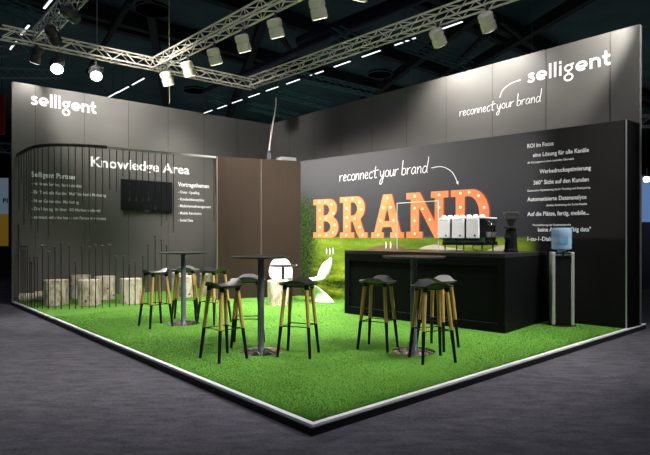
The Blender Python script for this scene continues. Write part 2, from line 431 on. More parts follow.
arrow(MM,[(431.5,168),(442,166.7),(452,172),(457.6,182.5)],wm,.012,.045)
T=lambda b,pl,pr,h,nm='lettering',bold=.016: wtext(b,ML,pl,pr,h,nm,wl,None,bold)
T('Knowledge Area',(90.8,166),(189.4,174.6),.215,'area_title',.020)
T('Selligent Partner',(31.2,176.3),(76.3,179.6),.10,'heading_lettering',.030)
T('- wir leben Service, das ist sichtbar',(31.2,184.5),(82,187.7),.062,bold=.024)
T('- Ein Tool, alle Kanäle: "Mail" bis Social Marketing',(31.2,193.3),(106,196.8),.062,bold=.024)
T('- Next Generation Marketing',(31.2,201.8),(78.7,204),.062,bold=.024)
T('- Die Lösung für über 500 Marken weltweit',(31.2,210.1),(100.6,211.9),.062,bold=.024)
T('- connect with the best - mit Partnern vernetzt',(31.2,218.7),(106,219.6),.062,bold=.024)
T('Vortragsthemen',(177.9,186),(209,188.2),.10,'heading_lettering',.030)
T('- Cross - Upselling',(178.1,193),(199.3,194.4),.062,bold=.024)
T('- Kundenlebenszyklus',(178.1,200.1),(204,201.4),.062,bold=.024)
T('- Multichannelmanagement',(178.1,207),(210.8,208.1),.062,bold=.024)
T('- Mobile Revolution',(178.1,214),(201.4,215),.062,bold=.024)
T('- Social Data',(178.1,221),(193,221.9),.062,bold=.024)
T=lambda b,pl,pr,h,bold=.022: wtext(b,MM,pl,pr,h,'lettering',wm,None,bold)
B_,S_=.062,.030
T('ROI im Focus',(527.4,148),(553.6,145.2),B_)
T('eine Lösung für alle Kanäle',(533,157.2),(589,151.6),B_)
T('die Kampagnen in einer zentralen Übersicht',(527.6,163.9),(574,159.3),S_)
T('Werbedruckoptimierung',(539.6,173.4),(591,169.8),B_)
T('360° Sicht auf den Kunden',(533.6,184.8),(589,181.2),B_)
T('Conversion Optimierung durch Tracking und Retargeting',(527.4,191.8),(590.4,188.2),S_)
T('Automatisierte Datenanalyse',(527.4,201.3),(586.6,198.8),B_)
T('direkte Anbindung der Social Kanäle',(546.4,206.2),(587,204.8),S_)
T('Auf die Plätze, fertig, mobile...',(527.4,216.3),(589,214.2),B_)
T('Personalisierung der Kundenansprache',(533,226.2),(571,225.3),S_)
T('keine Angst vor "big data"',(538,231.8),(591,230.9),B_)
T('1-zu-1-Dialog',(527.6,240.9),(556,240.6),B_)

# marquee letters printed on the mural (flat)
M_or=mat('orange_print',(.80,.21,.055),.55)
noisy(M_or,[(.3,(.80,.17,.05)),(.7,(.88,.27,.10))],3,4)
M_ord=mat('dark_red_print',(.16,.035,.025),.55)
M_bulb=mat('pale_bulb_print',(1,.92,.62),.5)
def rect(x0,y0,x1,y1): return [(x0,y0),(x1,y0),(x1,y1),(x0,y1)]
def bow(x0,y0,x1,y1,r=.45,n=8):  # D-like outline: straight left, rounded right
    h=(y1-y0)/2; cy=(y0+y1)/2; rx=min(h,(x1-x0)*.75)
    return [(x0,y0)]+[(x1-rx+rx*math.cos(a),cy+h*math.sin(a)) for a in [(-PI/2)+PI*k/(2*n) for k in range(2*n+1)]]+[(x0,y1)]
LT={
 'B':([[(0,0),(.48,0)]+[(.48+.2*math.cos(a),.27+.27*math.sin(a)) for a in [(-PI/2)+PI*k/10 for k in range(1,10)]]+[(.56,.53)]+[(.44+.2*math.cos(a),.76+.24*math.sin(a)) for a in [(-PI/3)+PI*k/12 for k in range(0,10)]]+[(.40,1),(0,1),(0,.86),(.09,.86),(.09,.14),(0,.14)],
       bow(.28,.14,.47,.43),bow(.28,.58,.44,.86)],.68,
      [(.16,.93),(.33,.94),(.5,.86),(.18,.72),(.19,.5),(.35,.5),(.55,.62),(.18,.28),(.17,.07),(.36,.07),(.54,.14),(.58,.33)]),
 'R':([[(0,0),(.38,0),(.38,.13),(.29,.13),(.29,.40),(.34,.40),(.46,.08),(.52,0),(.72,0),(.72,.13),(.64,.13),(.54,.44)]+[(.44+.22*math.cos(a),.72+.28*math.sin(a)) for a in [(-PI/3.2)+PI*k/12 for k in range(0,10)]]+[(.40,1),(0,1),(0,.86),(.09,.86),(.09,.13),(0,.13)],
       bow(.29,.54,.46,.86)],.72,
      [(.16,.93),(.34,.94),(.52,.86),(.18,.72),(.57,.68),(.19,.5),(.4,.47),(.18,.28),(.17,.07),(.52,.26),(.6,.07)]),
 'A':([[(0,0),(.34,0),(.34,.13),(.27,.13),(.31,.25),(.55,.25),(.59,.13),(.52,.13),(.52,0),(.88,0),(.88,.13),(.80,.13),(.56,1),(.33,1),(.08,.13),(0,.13)],
       [(.35,.39),(.51,.39),(.44,.70)]],.88,
      [(.44,.92),(.34,.7),(.53,.7),(.25,.4),(.61,.4),(.19,.07),(.68,.07)]),
 'N':([[(0,0),(.36,0),(.36,.14),(.28,.14),(.28,.68),(.62,0),(.80,0),(.80,.86),(.90,.86),(.90,1),(.54,1),(.54,.86),(.62,.86),(.62,.36),(.30,1),(0,1),(0,.86),(.10,.86),(.10,.14),(0,.14)]],.90,
      [(.19,.92),(.19,.66),(.36,.64),(.19,.38),(.19,.1),(.52,.4),(.71,.92),(.71,.66),(.70,.1)]),
 'D':([[(0,0),(.44,0)]+[(.44+.34*math.cos(a),.5+.5*math.sin(a)) for a in [(-PI/2)+PI*k/16 for k in range(1,16)]]+[(.44,1),(0,1),(0,.86),(.10,.86),(.10,.14),(0,.14)],
       bow(.29,.14,.58,.86)],.78,
      [(.2,.93),(.38,.94),(.57,.86),(.2,.64),(.68,.62),(.2,.36),(.19,.07),(.4,.06),(.66,.3)]),
}
def fill(loops,M,z,mb_name,m,parent,sx,sy,u,zb,lean=0):
    cu=bpy.data.curves.new('c','CURVE'); cu.dimensions='2D'; cu.fill_mode='BOTH'
    for lp in loops:
        s=cu.splines.new('POLY'); s.points.add(len(lp)-1); s.use_cyclic_u=True
        for i,(x,y) in enumerate(lp): s.points[i].co=(x*sx+u,y*sy+zb,0,1)
    o=bpy.data.objects.new('t',cu); C.objects.link(o)
    dg=bpy.context.evaluated_depsgraph_get(); dg.update()
    me=bpy.data.meshes.new_from_object(o.evaluated_get(dg)); bpy.data.objects.remove(o); bpy.data.curves.remove(cu)
    for v in me.vertices: v.co=M@Vector((v.co.x,v.co.y,z))
    me.materials.clear(); me.materials.append(m); me.name=mb_name
    return fix(link(mb_name,me,parent))
WM=wall_matrix(WB,MD,0)
for ch,xa,xb,yt,yb in (('B',313.5,338.5,200,239.6),('R',340,367.5,198.2,239.4),('A',371.5,404,195.8,239.3),('N',406.5,448.5,192.6,238.9),('D',451,489.5,189.2,238.6)):
    u0,zb=hit(xa,yb,*MM); u1,zt=hit(xb,yt,*MM); zb=1.262; zt=2.09+{'B':-.02}.get(ch,0)
    loops,w,bul=LT[ch]; sx=(u1-u0)/w; sy=zt-zb
    fill(loops,WM,.0025,'letter_side',M_ord,wm,sx,sy,u0+.03,zb+.004)  # printed dark red side depth of the letter, offset to the right
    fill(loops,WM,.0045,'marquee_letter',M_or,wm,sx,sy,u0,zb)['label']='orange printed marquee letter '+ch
    mb=MB()
    for (bx,by) in bul:
        n=10; c=Vector((u0+bx*sx,zb+by*sy))
        mb.add([WM@Vector((c.x+.025*math.cos(2*PI*k/n),c.y+.025*math.sin(2*PI*k/n),.0065)) for k in range(n)],[tuple(range(n))])
    fix(mb.build('printed_bulbs',M_bulb,wm))
# tiny printed golfers, bunkers
mb=MB()
for px,py in ((326.5,254),(330,254.5),(333,254),(386,248.5),(390.5,248.5)):
    u,z=hit(px,py,*MM)
    for dx,z0,z1,w in ((0,.0,.13,.018),(.016,.02,.10,.008)):
        mb.box(u+dx-w/2,z+z0,.002,u+dx+w/2,z+z1,.004,WM)
fix(mb.build('printed_figures',M_white,wm))
M_sand=mat('sand_print',(.55,.47,.36),.6); M_earth=mat('earth_print',(.17,.10,.05),.6)
def blob(pts,m,nm,off):
    q=[Vector(hit(*p,*MM)) for p in pts]; q=smoothpts([tuple(p) for p in q]+[tuple(q[0])],sub=4)[:-1]
    fix(MB().add([WM@Vector((p.x,p.y,off)) for p in q],[tuple(range(len(q)))]).build(nm,m,wm))
blob([(362,252),(372,247),(388,244.5),(400,246),(408,252),(385,253)],M_earth,'printed_bank',.0018)
blob([(416,251),(424,246.5),(436,244.5),(446,247),(470,251),(440,254)],M_sand,'printed_bunker',.0018)
blob([(486,251),(494,247.5),(503,245),(506,247),(500,252)],M_sand,'printed_bunker',.0018)

# ------------------------------------------------------------------ television
bpy.context.view_layer.update()
u0,_=hit(120,195,*ML); u1,_=hit(171,195,*ML)
Wt=wall_matrix(Lend,LD,0)
t=thing('television','flat black television mounted on the grey wall under Knowledge Area','television',tuple((Wt@Vector(((u0+u1)/2,2.24,0)))[:]))
t.matrix_world=wall_matrix(Lend,LD,0)@Matrix.Translation(((u0+u1)/2,2.235,0))
w=(u1-u0)/2; h=.345
MB().box(-w,-h,.035,w,h,.07,bev=.006).build('bezel',M_blackp,t)
MB().box(-w+.018,-h+.03,.0705,w-.018,h-.018,.072).build('screen',M_screen,t)
MB().box(-.25,-.2,.002,.25,.2,.034).build('wall_bracket',M_blackp,t)
MB().box(-.05,-h-.018,.04,.05,-h,.065).build('logo_tab',M_alu,t)

# ------------------------------------------------------------------ platform, turf, edge, hall floor
fl=MB().quad((-45,-12,-.075),(45,-12,-.075),(45,60,-.075),(-45,60,-.075)).build('floor',M_carpet); struct(fl,'dark grey carpet of the exhibition hall','floor')
def off(p,d,k): return p+d*k
LF=Lend; RF=Rend
pl=[Front,Vector((RF.x,RF.y)),Corner,Vector((LF.x,LF.y))]
# platform body
def prism(poly,z0,z1,mb=None):
    n=len(poly); mb=mb or MB()
    mb.add([(p.x,p.y,z0) for p in poly]+[(p.x,p.y,z1) for p in poly],[tuple(range(n,2*n)),tuple(range(n))[::-1]]+[(i,(i+1)%n,n+(i+1)%n,n+i) for i in range(n)]); return mb
RFo=RF+LD*.25
pb=prism([Front,RFo,Corner,LF],-.075,-.012).build('trim_3',M_blackp); struct(pb,'low black platform under the turf','platform')
dL=(LF-Front).normalized(); dR=(RFo-Front).normalized()
nL=Vector((dL.y,-dL.x)); nR=Vector((-dR.y,dR.x))   # inwards
if nL.dot(Corner-Front)<0: nL=-nL
if nR.dot(Corner-Front)<0: nR=-nR
tw=.042
inner=Front+ (dL+dR)*(tw/abs(dL.x*dR.y-dL.y*dR.x))
tf=prism([inner,RFo+nR*tw,Corner-Vector((0,.02)),LF+nL*tw],-.012,0).build('artificial_turf',M_turf); tag(tf,'bright green artificial turf covering the stand floor','turf',kind='stuff')
for k,(a,b,i0,i1) in enumerate(((Front,LF,inner,LF+nL*tw),(RFo,Front,RFo+nR*tw,inner))):
    e=prism([a,b,i1,i0] if k==0 else [a,b,i1,i0],-.02,.006).build('trim_%d'%(4+k),mat('white_aluminium_edge',(.86,.87,.92),.4,.1)); struct(e,('left' if k==0 else 'right')+' aluminium edge strip of the green turf platform','trim')
# short blades standing in the turf (one carpet of them)
import array
def blades():
    rnd=random.Random(3); mb_v=[];mb_f=[]
    poly=[inner,RFo+nR*tw,Corner,LF+nL*tw]
    n=0
    A=Front
    for _ in range(115000):
        # sample s along left edge, t along right edge of the rectangle, denser towards the front corner
        s=rnd.random()**1.7*6.5+.05; t2=rnd.random()**1.7*6.0+.05
        p=A+dL*s+dR*t2
        if s>9 or t2>6.1: continue
        if (p-WB).dot(Vector((MD.y,-MD.x)))<.02 and p.x>-.6: continue
        a=rnd.random()*2*PI; h=.007+.007*rnd.random(); w=.0016+.0012*(p.y-3.6)/3
        dx,dy=math.cos(a)*w,math.sin(a)*w; lx,ly=(rnd.random()-.5)*.016,(rnd.random()-.5)*.016
        k=len(mb_v); mb_v+=[(p.x-dx,p.y-dy,0),(p.x+dx,p.y+dy,0),(p.x+lx,p.y+ly,h)]; mb_f.append((k,k+1,k+2))
    me=bpy.data.meshes.new('turf_pile'); me.from_pydata(mb_v,[],mb_f); 
    for m in (mat('blade_green',(.110,.285,.036),.7,spec=.15),): me.materials.append(m)
    o=link('turf_pile',me,tf); o['kind']='stuff'
blades()

# ------------------------------------------------------------------ rod screen
PATH=[(-6.17,10.76),(-5.72,10.22),(-5.37,9.84),(-5.14,9.65),(-4.90,9.55),(-4.62,9.53),(-4.28,9.62),(-4.00,9.76),(-3.67,9.99),(-2.24,10.985)]
path=smoothpts(PATH,sub=10)
LENS=[0]
for i in range(1,len(path)): LENS.append(LENS[-1]+(path[i]-path[i-1]).length)
def on_path(px):
    best=None
    for i in range(len(path)-1):
        a=CX+F*path[i].x/path[i].y; b=CX+F*path[i+1].x/path[i+1].y
        if min(a,b)<=px<=max(a,b):
            return path[i].lerp(path[i+1],(px-a)/(b-a) if b!=a else 0)
    return path[-1]
def z_at(p,py): return HC+(HY-py)*p.y/F
rs=thing('rod_screen','curved screen of thin dark rods hanging from a ceiling-high track','screen',(-4.3,9.6,0))
O=Vector((4.3,-9.6,0))
ptk=[Vector((p.x,p.y,HL-.01))+O for p in path]
mb=MB()
def strip(mb,pts,w,h):
    L=[];n=len(pts)
    for i,p in enumerate(pts):
        d=pts[min(i+1,n-1)]-pts[max(i-1,0)]; d.z=0; d.normalize(); q=Vector((-d.y,d.x,0))*w/2
        L+= [p+q,p-q,p-q+Vector((0,0,h)),p+q+Vector((0,0,h))]
    f=[]
    for i in range(n-1):
        a=4*i;b=a+4
        for k in range(4): f.append((a+k,a+(k+1)%4,b+(k+1)%4,b+k))
    f+=[(0,1,2,3),(4*n-1,4*n-2,4*n-3,4*n-4)]
    mb.add(L,f)
n7=72
strip(mb,[p-Vector((0,0,.03)) for p in ptk[:n7]],.05,.05); mb.build('track',M_track,rs)
mb=MB(); strip(mb,[p-Vector((0,0,.03)) for p in ptk[n7-1:]],.05,.04); mb.build('track',M_tracka,rs)['label']='bright straight end of the track'
hang=[(16.5,196),(19,210),(21.3,183),(24,224),(26.5,205),(29,214),(31.2,228),(34.3,188),(38,232),(42.4,212),(48.4,240),(54.4,224),(61.2,206),(68.6,226),(75.4,205),(82.4,206),(89.3,240),(95.8,226),(102.6,214),(109.7,189.5),(116.7,191.5),(123.1,175.5),(129.4,200),(136.3,200.5),(142.7,200.5),(148.6,200),(155.2,209.5),(161.6,225.5),(166.7,219.5),(173.5,232),(214,220.5)]
stand=[(18.6,225),(21.2,246),(23.2,246),(25.2,246),(27.4,246),(30,257),(31.6,262),(34.4,257),(37.6,257),(42.6,245.6),(48.4,252),(55,247),(61.2,243),(69.4,245.6),(75.6,262.6),(82,246),(89.3,247),(95.6,244.6),(102.5,246),(109.6,244.8),(116,256.4),(123.4,256.4),(129.4,264),(135.2,261.4),(143,256.3),(148,244.8),(155.2,236),(161.6,240),(166.6,246)]
for px,py in hang:
    p=on_path(px); z=z_at(p,py); q=Vector((p.x,p.y,0))+O
    r=MB().tube([q+Vector((0,0,HL-.03)),q+Vector((0,0,z))],.0085,6).build('hanging_rod',M_rod,rs)
    MB().lathe([(.004,z+.05),(.012,z+.045),(.014,z+.0),(.010,z-.015)],8,Matrix.Translation((q.x,q.y,0))).build('rod_weight',M_knob,r)
for px,py in stand:
    p=on_path(px); z=z_at(p,py); q=Vector((p.x,p.y,0))+O
    r=MB().tube([q,q+Vector((0,0,z))],.0085,6).build('standing_rod',M_rod,rs)
    MB().lathe([(.008,z-.07),(.012,z-.06),(.014,z-.02),(.028,z-.008),(.028,z+.006),(.010,z+.01)],10,Matrix.Translation((q.x,q.y,0))).build('rod_cap',M_knob,r)

# ------------------------------------------------------------------ log stools
def log_mesh(r,h,seed,lying=False):
    rnd=random.Random(seed); n=28; ph=[rnd.random()*6 for _ in range(4)]
    def rad(t,z): return r*(1+.035*math.sin(3*t+ph[0])+.02*math.sin(5*t+ph[1])+.015*math.sin(8*t+ph[2]+z*3))
    zs=[0,.02,.1,.2,.3,h-.03,h-.008,h]; vs=[];fs=[]
    for i,z in enumerate(zs):
        for k in range(n):
            t=2*PI*k/n; q=rad(t,z)*(1 if i<len(zs)-1 else .975); vs.append((q*math.cos(t),q*math.sin(t),z))
    for i in range(len(zs)-1):
        for k in range(n):
            l=(k+1)%n; fs.append((i*n+k,i*n+l,(i+1)*n+l,(i+1)*n+k))
    fs.append(tuple(range(n))[::-1])
    body=MB().add(vs,fs,True); top=[(x*.995,y*.995,h) for x,y,z in vs[-n:]]
    mid=[(x*.5,y*.5,h+.003) for x,y,z in vs[-n:]]
    cap=MB().add(top+mid+[(0,0,h+.003)],[(k,(k+1)%n,n+(k+1)%n,n+k) for k in range(n)]+[(n+k,n+(k+1)%n,2*n) for k in range(n)])
    return body,cap
def wallY(px):   # depth of the tall left wall along a column
    u,_=hit(px,200,*ML); return Lend.y+LD.y*u
LOGS=[(56,306,.215,.47,'birch-look log stool at the far left, nearest the platform edge'),
 (81,299,.20,.48,'pale log stool against the wall, second back one from the left'),
 (89.5,306,.205,.47,'knotty log stool in the front row overlapping the one behind it'),
 (105,300,.20,.47,'pale log stool against the wall with a knot on its right half'),
 (131,304.3,.20,.475,'single mottled brown log stool standing between the rod screen and the stools'),
 (180,293.2,.18,.46,'whitish log stool against the wall behind the left bar table pole'),
 (187,297.5,.19,.44,'log stool seen between the legs of the stools at the left bar table'),
 (207,295,.16,.46,'narrow-looking pale log stool beside the brown cabin corner'),
 (278,306,.20,.46,'whitewashed log stool in front of the small low table')]
for i,(px,py,r,h,lab) in enumerate(LOGS):
    Yf=698.1/(py-HY); Yc=Yf+r; X=(px-CX)/F*Yc
    t=thing('log_stool',lab,'stool',(X,Yc,.0005),i*1.3,'log stools on the turf')
    b,c=log_mesh(r,h,i); b.build('bark_body',M_bark,t); c.build('cut_top',M_cut,t)
for i,(px,py,L,r,rz,lab) in enumerate(((28,302.5,.28,.085,.25,'small rough log lying on its side at the left end of the turf'),(40,302,.20,.10,.5,'short thick log piece lying beside the leftmost log stool'))):
    Y=698.1/(py-HY)+r; X=(px-CX)/F*Y
    t=thing('lying_log',lab,'log',(X,Y,.0),rz,'lying log pieces')
    b,c=log_mesh(r,L,20+i)
    M=Matrix.Translation((-L/2,0,r*1.03))@Matrix.Rotation(PI/2,4,'Y')
    for bb,nm,mm in ((b,'bark_body',M_bark),(c,'cut_face',M_cut)):
        bb.v=[tuple(M@Vector(v)) for v in bb.v]; bb.build(nm,mm,t)

# ------------------------------------------------------------------ bar stools
def make_stool(label,loc,rz):
    t=thing('bar_stool',label,'bar stool',loc,rz,'bar stools around the high tables')
    SH=.775
    nu,nv=24,18; W,D=.215,.165
    def surf(u,v):     # u,v in -1..1
        # superellipse outline with winged ends
        a=W*u; b=D*v*(1-.30*abs(u)**2.5)
        ku=math.exp(-(u/.62)**4)
        z=.062*max(0,v)**1.4*ku+.046*max(0,-v)**1.8*ku + .012*abs(u)**3 - .014*(1-u*u)*(1-v*v)
        return Vector((a*(1-.12*v*v),b,SH+z))
    vs=[];fs=[]
    for i in range(nu+1):
        for j in range(nv+1):
            vs.append(surf(-1+2*i/nu,-1+2*j/nv))
    m=len(vs)
    for i in range(nu+1):
        for j in range(nv+1):
            u,v=-1+2*i/nu,-1+2*j/nv; p=surf(u,v); e=max(abs(u),abs(v)); th=.014+.018*(1-e**2)
            vs.append(Vector((p.x*.97,p.y*.96,p.z-th)))
    q=nv+1
    for i in range(nu):
        for j in range(nv):
            a=i*q+j; fs.append((a,a+q,a+q+1,a+1)); fs.append((m+a,m+a+1,m+a+q+1,m+a+q))
    for i in range(nu):
        a=i*q; fs.append((a,m+a,m+a+q,a+q)); a=i*q+nv; fs.append((a,a+q,m+a+q,m+a))
    for j in range(nv):
        a=j; fs.append((a,a+1,m+a+1,m+a)); a=nu*q+j; fs.append((a,m+a,m+a+1,a+1))
    MB().add(vs,fs,True).build('seat',M_seat,t)
    # under-seat socket casting
    mb=MB(); tops=[]
    for sx in (-1,1):
        for sy in (-1,1):
            mb.tube([(sx*.118,sy*.095,SH-.012),(sx*.126,sy*.103,SH-.055)],[.03,.022],10)
    mb.box(-.115,-.085,SH-.032,.115,.085,SH-.018,bev=.005); mb.build('socket_frame',M_blackp,t)
    for sx in (-1,1):
        for sy in (-1,1):
            a=Vector((sx*.120,sy*.097,SH-.02)); b=Vector((sx*.182,sy*.172,0))
            k=a.lerp(b,.565)
            l=MB().tube([a,k],[.0215,.0190],12).build('leg',M_wood,t)
            MB().tube([k,b],[.0192,.0150],12).build('dipped_leg_end',M_legblack,l)
    def at(sx,sy,z):
        a=Vector((sx*.120,sy*.097,SH-.02)); b=Vector((sx*.182,sy*.172,0)); return a.lerp(b,1-z/a.z)
    mb=MB(); c=[at(-1,-1,.325),at(1,-1,.325),at(1,1,.325),at(-1,1,.325)]
    for i in range(4):
        p,q2=c[i],c[(i+1)%4]; mid=(p+q2)/2; mid=Vector((mid.x*.82,mid.y*.82,mid.z))
        mb.tube(smoothpts([tuple(p),tuple(mid),tuple(q2)],sub=5),.0055,8)
    mb.build('footrest',M_legblack,t)
    return t
R=math.radians
ST=[((-2.44,7.74),-47,'bar stool left of the left-hand table, the leftmost stool'),
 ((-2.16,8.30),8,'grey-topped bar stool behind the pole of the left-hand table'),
 ((-1.66,8.05),58,'bar stool on the right of the left-hand table, near the brown wall corner'),
 ((-1.08,5.71),-46,'dark bar stool in front left of the middle table'),
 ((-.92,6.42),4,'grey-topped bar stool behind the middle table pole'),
 ((-.29,5.88),-15,'bar stool on the right of the middle table with outward splayed oak legs'),
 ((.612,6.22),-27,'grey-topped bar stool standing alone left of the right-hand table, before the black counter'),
 ((1.12,5.63),14,'dark-seated bar stool in front of the right-hand table, closest to the platform edge'),
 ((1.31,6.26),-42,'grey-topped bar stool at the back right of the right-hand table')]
s0=make_stool(ST[0][2],(*ST[0][0],0),R(ST[0][1]))
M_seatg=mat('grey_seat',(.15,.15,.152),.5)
greyseat=None
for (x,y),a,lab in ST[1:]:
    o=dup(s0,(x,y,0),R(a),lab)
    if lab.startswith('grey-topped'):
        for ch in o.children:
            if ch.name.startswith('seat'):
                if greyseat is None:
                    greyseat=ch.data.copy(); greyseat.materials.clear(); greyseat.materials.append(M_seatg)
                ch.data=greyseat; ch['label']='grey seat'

# ------------------------------------------------------------------ tables
M_base=mat('spun_steel_base',(.85,.82,.82),.2,1)
def aniso():
    ns,ln,b=nodes(M_base); b.inputs['Anisotropic'].default_value=.5
    tg=ns.new('ShaderNodeTangent'); tg.direction_type='RADIAL'; tg.axis='Z'; ln.new(tg.outputs[0],b.inputs['Tangent'])
aniso()
def table(label,loc,r,h,pr,br):
    t=thing('bar_table' if h>1 else 'low_table',label,'table',loc,0,'round high tables' if h>1 else None)
    MB().lathe([(.0,h-.022),(r-.03,h-.022),(r-.003,h-.010),(r,h-.004),(r-.004,h),(0,h)],64).build('table_top',M_tabletop,t)
    MB().lathe([(pr,.03),(pr,h-.022)],24).build('pole',M_pole,t)
    MB().lathe([(0.12,h-.03),(.12,h-.022)],24).build('mounting_plate',M_blackp,t)
    b=MB().lathe([(br,0),(br,.006),(br-.02,.012),(br*.55,.026),(pr+.02,.040),(pr+.001,.05)],144)
    b.v=[(x,y,z+(.0016*math.sin(12*math.atan2(y,x)) if .01<z<.045 else 0)) for x,y,z in b.v]
    b.build('base',M_base,t)
    return t
table('round dark high table at the left, in front of the television wall',(-2.10,7.97,0),.355,1.06,.036,.24)
table('round dark high table in the middle of the turf',(-.72,6.03,0),.335,1.075,.036,.235)
table('round dark high table in front of the black counter',(1.00,6.05,0),.355,1.075,.036,.24)
lt=table('small round low table between the white chairs in the back corner',(-.83,10.64,0),.29,.72,.03,.2)
mb=MB(); mb.lathe([(.03,.72),(.034,.725),(.034,.745),(.028,.748)],16,Matrix.Translation((-.58,10.57,0)))
tag(mb.build('tealight_holder',M_chrome),'small shiny holder at the right edge of the low table','holder')

# ------------------------------------------------------------------ white cantilever chairs
def make_chair(label,loc,rz):
    t=thing('shell_chair',label,'chair',loc,rz,'white moulded chairs')
    rows=[(-.24,.865,.03,.01,0),(-.25,.852,.085,.03,-.03),(-.255,.815,.135,.07,-.02),(-.255,.76,.175,.11,0),(-.24,.67,.215,.14,0),(-.205,.57,.245,.14,0),(-.15,.49,.24,.10,.03),(-.08,.435,.235,.04,.05),
          (.03,.415,.23,.0,.045),(.14,.42,.225,.0,.03),(.21,.425,.215,.0,.01),(.245,.405,.20,-.01,0),(.245,.36,.185,-.07,0),(.20,.29,.165,-.14,0),(.14,.215,.155,-.19,0),
          (.10,.14,.165,-.24,0),(.09,.07,.19,-.29,0),(.10,.02,.22,-.34,0),(.12,.0,.235,-.37,0)]
    rows=[(a,b,c,d,e) for a,b,c,d,e in rows]
    sm=[]
    n=len(rows)
    for i in range(n-1):
        for k in range(3):
            tt=k/3; P=[rows[max(i-1,0)],rows[i],rows[i+1],rows[min(i+2,n-1)]]
            sm.append(tuple(.5*((2*P[1][q])+(P[2][q]-P[0][q])*tt+(2*P[0][q]-5*P[1][q]+4*P[2][q]-P[3][q])*tt*tt+(3*P[1][q]-P[0][q]-3*P[2][q]+P[3][q])*tt**3) for q in range(5)))
    sm.append(rows[-1])
    m=16; vs=[];fs=[]
    for (x,z,w,cx,cz) in sm:
        z=max(z,0.0)
        for k in range(m+1):
            s=-1+2*k/m; vs.append((x+cx*abs(s)**2.2,w*s,z+cz*abs(s)**2.2))
    for i in range(len(sm)-1):
        for k in range(m):
            a=i*(m+1)+k; fs.append((a,a+1,a+m+2,a+m+1))
    o=MB().add(vs,fs,True).build('moulded_shell',M_wp,t)
    s=o.modifiers.new('s','SOLIDIFY'); s.thickness=.016; s.offset=0
    dg=bpy.context.evaluated_depsgraph_get(); dg.update()
    me=bpy.data.meshes.new_from_object(o.evaluated_get(dg)); o.modifiers.clear(); 
    zmin=min(v.co.z for v in me.vertices)
    for v in me.vertices: v.co.z-=zmin
    o.data=me; return t
c0=make_chair('white moulded chair facing forward behind the low table',(-.91,11.12,0),R(-80))
dup(c0,(-.12,10.6,0),R(197),'white moulded chair seen from the side, right of the low table before the mural')
# small decoration behind the seat of the side-on chair: candle holders on the floor-side ledge
# ------------------------------------------------------------------ counter
CO=Vector((.33,9.04)); CR=Vector((2.39,7.14)); cd=(CR-CO).normalized(); cn=Vector((-cd.y,cd.x)); CL=(CR-CO).length
if cn.y<0: cn=-cn
CDp=1.55; CH=1.06
ca=math.atan2(cd.y,cd.x)
ct=thing('bar_counter','large matt black bar counter with framed front panels','counter',(CO.x,CO.y,.0005),ca)
MB().box(0.03,.025,0,CL-.03,CDp-.02,CH-.05).build('body',M_blackcounter,ct)
MB().box(0,0,CH-.05,CL,CDp,CH,bev=.003).build('worktop',mat('counter_top_black',(.018,.018,.021),.32),ct)
fr=MB()
fr.box(0,0,0,.10,.03,CH-.05,bev=.002); fr.box(CL-.10,0,0,CL,.03,CH-.05,bev=.002); fr.box(.10,0,CH-.17,CL-.10,.03,CH-.05,bev=.002); fr.box(.10,0,0,CL-.10,.03,.12,bev=.002)
fr.build('front_frame',M_blackcounter,ct)
MB().box(.10,.012,.118,CL-.10,.026,.124).build('frame_lip',mat('dull_edge_metal',(.05,.05,.055),.4,.5),ct)
MB().box(CL-.03,0.03,0,CL,CDp,CH-.05,bev=.002).build('side_panel',M_blackcounter,ct)
MB().box(0,0.03,0,.03,CDp,CH-.05,bev=.002).build('side_panel',M_blackcounter,ct)
def onc(a,b,z=CH): p=CO+cd*a+cn*b; return (p.x,p.y,z+.0005)
def oncpx(px,Y): return ((px-CX)/F*Y, Y)
# glass screen
g0=Vector(oncpx(397,9.12)); g1=Vector(oncpx(438.5,8.47)); gl=(g1-g0).length; ga=math.atan2((g1-g0).y,(g1-g0).x)
gs=thing('glass_screen','clear glass sneeze guard with thin white frame standing on the counter','glass screen',(g0.x,g0.y,CH+.0005),ga)
MB().box(.008,-.003,.004,gl-.008,.003,.79).build('glass_pane',M_glass,gs)
mw=mat('thin_white_frame',(.8,.8,.8),.4)
for bx in ((0,-.006,0,.008,.006,.80),(gl-.008,-.006,0,gl,.006,.80),(.008,-.006,.79,gl-.008,.006,.80)):
    MB().box(*bx).build('frame_bar',mw,gs)
# espresso machine
mx,my=oncpx(459.5,8.22); 
mc=thing('espresso_machine','three-group espresso machine with white panels and cups on top','coffee machine',(mx,my,CH+.0005),ca)
L=.40
MB().box(-.30,.05,.15,L-.02,.44,.50,bev=.01).build('body',M_blackp,mc)
MB().box(-.30,.0,.10,L,.46,.155,bev=.006).build('drip_tray',M_blackp,mc)
MB().box(-.29,.012,.155,L-.01,.05,.215,bev=.003).build('green_band',M_green,mc)
MB().box(-.375,.02,.505,L,.44,.525,bev=.004).build('cup_rail_top',M_cup,mc)
for k in range(3):
    x0=-.37+k*.243
    p=MB().box(x0,-.012,.205,x0+.205,.02,.50,bev=.008).build('panel',M_cup,mc)
    MB().add([(x0+.12,-.0125,.235),(x0+.165,-.0125,.232),(x0+.150,-.0125,.255),(x0+.140,-.0125,.268),(x0+.130,-.0125,.252)],[(0,1,2,3,4)]).build('small_logo',M_blackp,p)
    MB().box(x0+.04,-.013,.487,x0+.17,-.011,.492).build('panel_line',M_rod,p)
for x,y in ((-.27,.04),(L-.05,.04),(-.27,.40),(L-.05,.40),(.05,.04)):
    MB().lathe([(.02,0),(.02,.008),(.013,.012),(.013,.10)],12,Matrix.Translation((x,y,0))).build('leg',M_chrome,mc)
MB().tube(smoothpts([(.27,0.02,.13),(.22,0,.08),(.25,-.01,.035),(.3,0,.02)]),.009,8).build('drain_hose',M_blackp,mc)
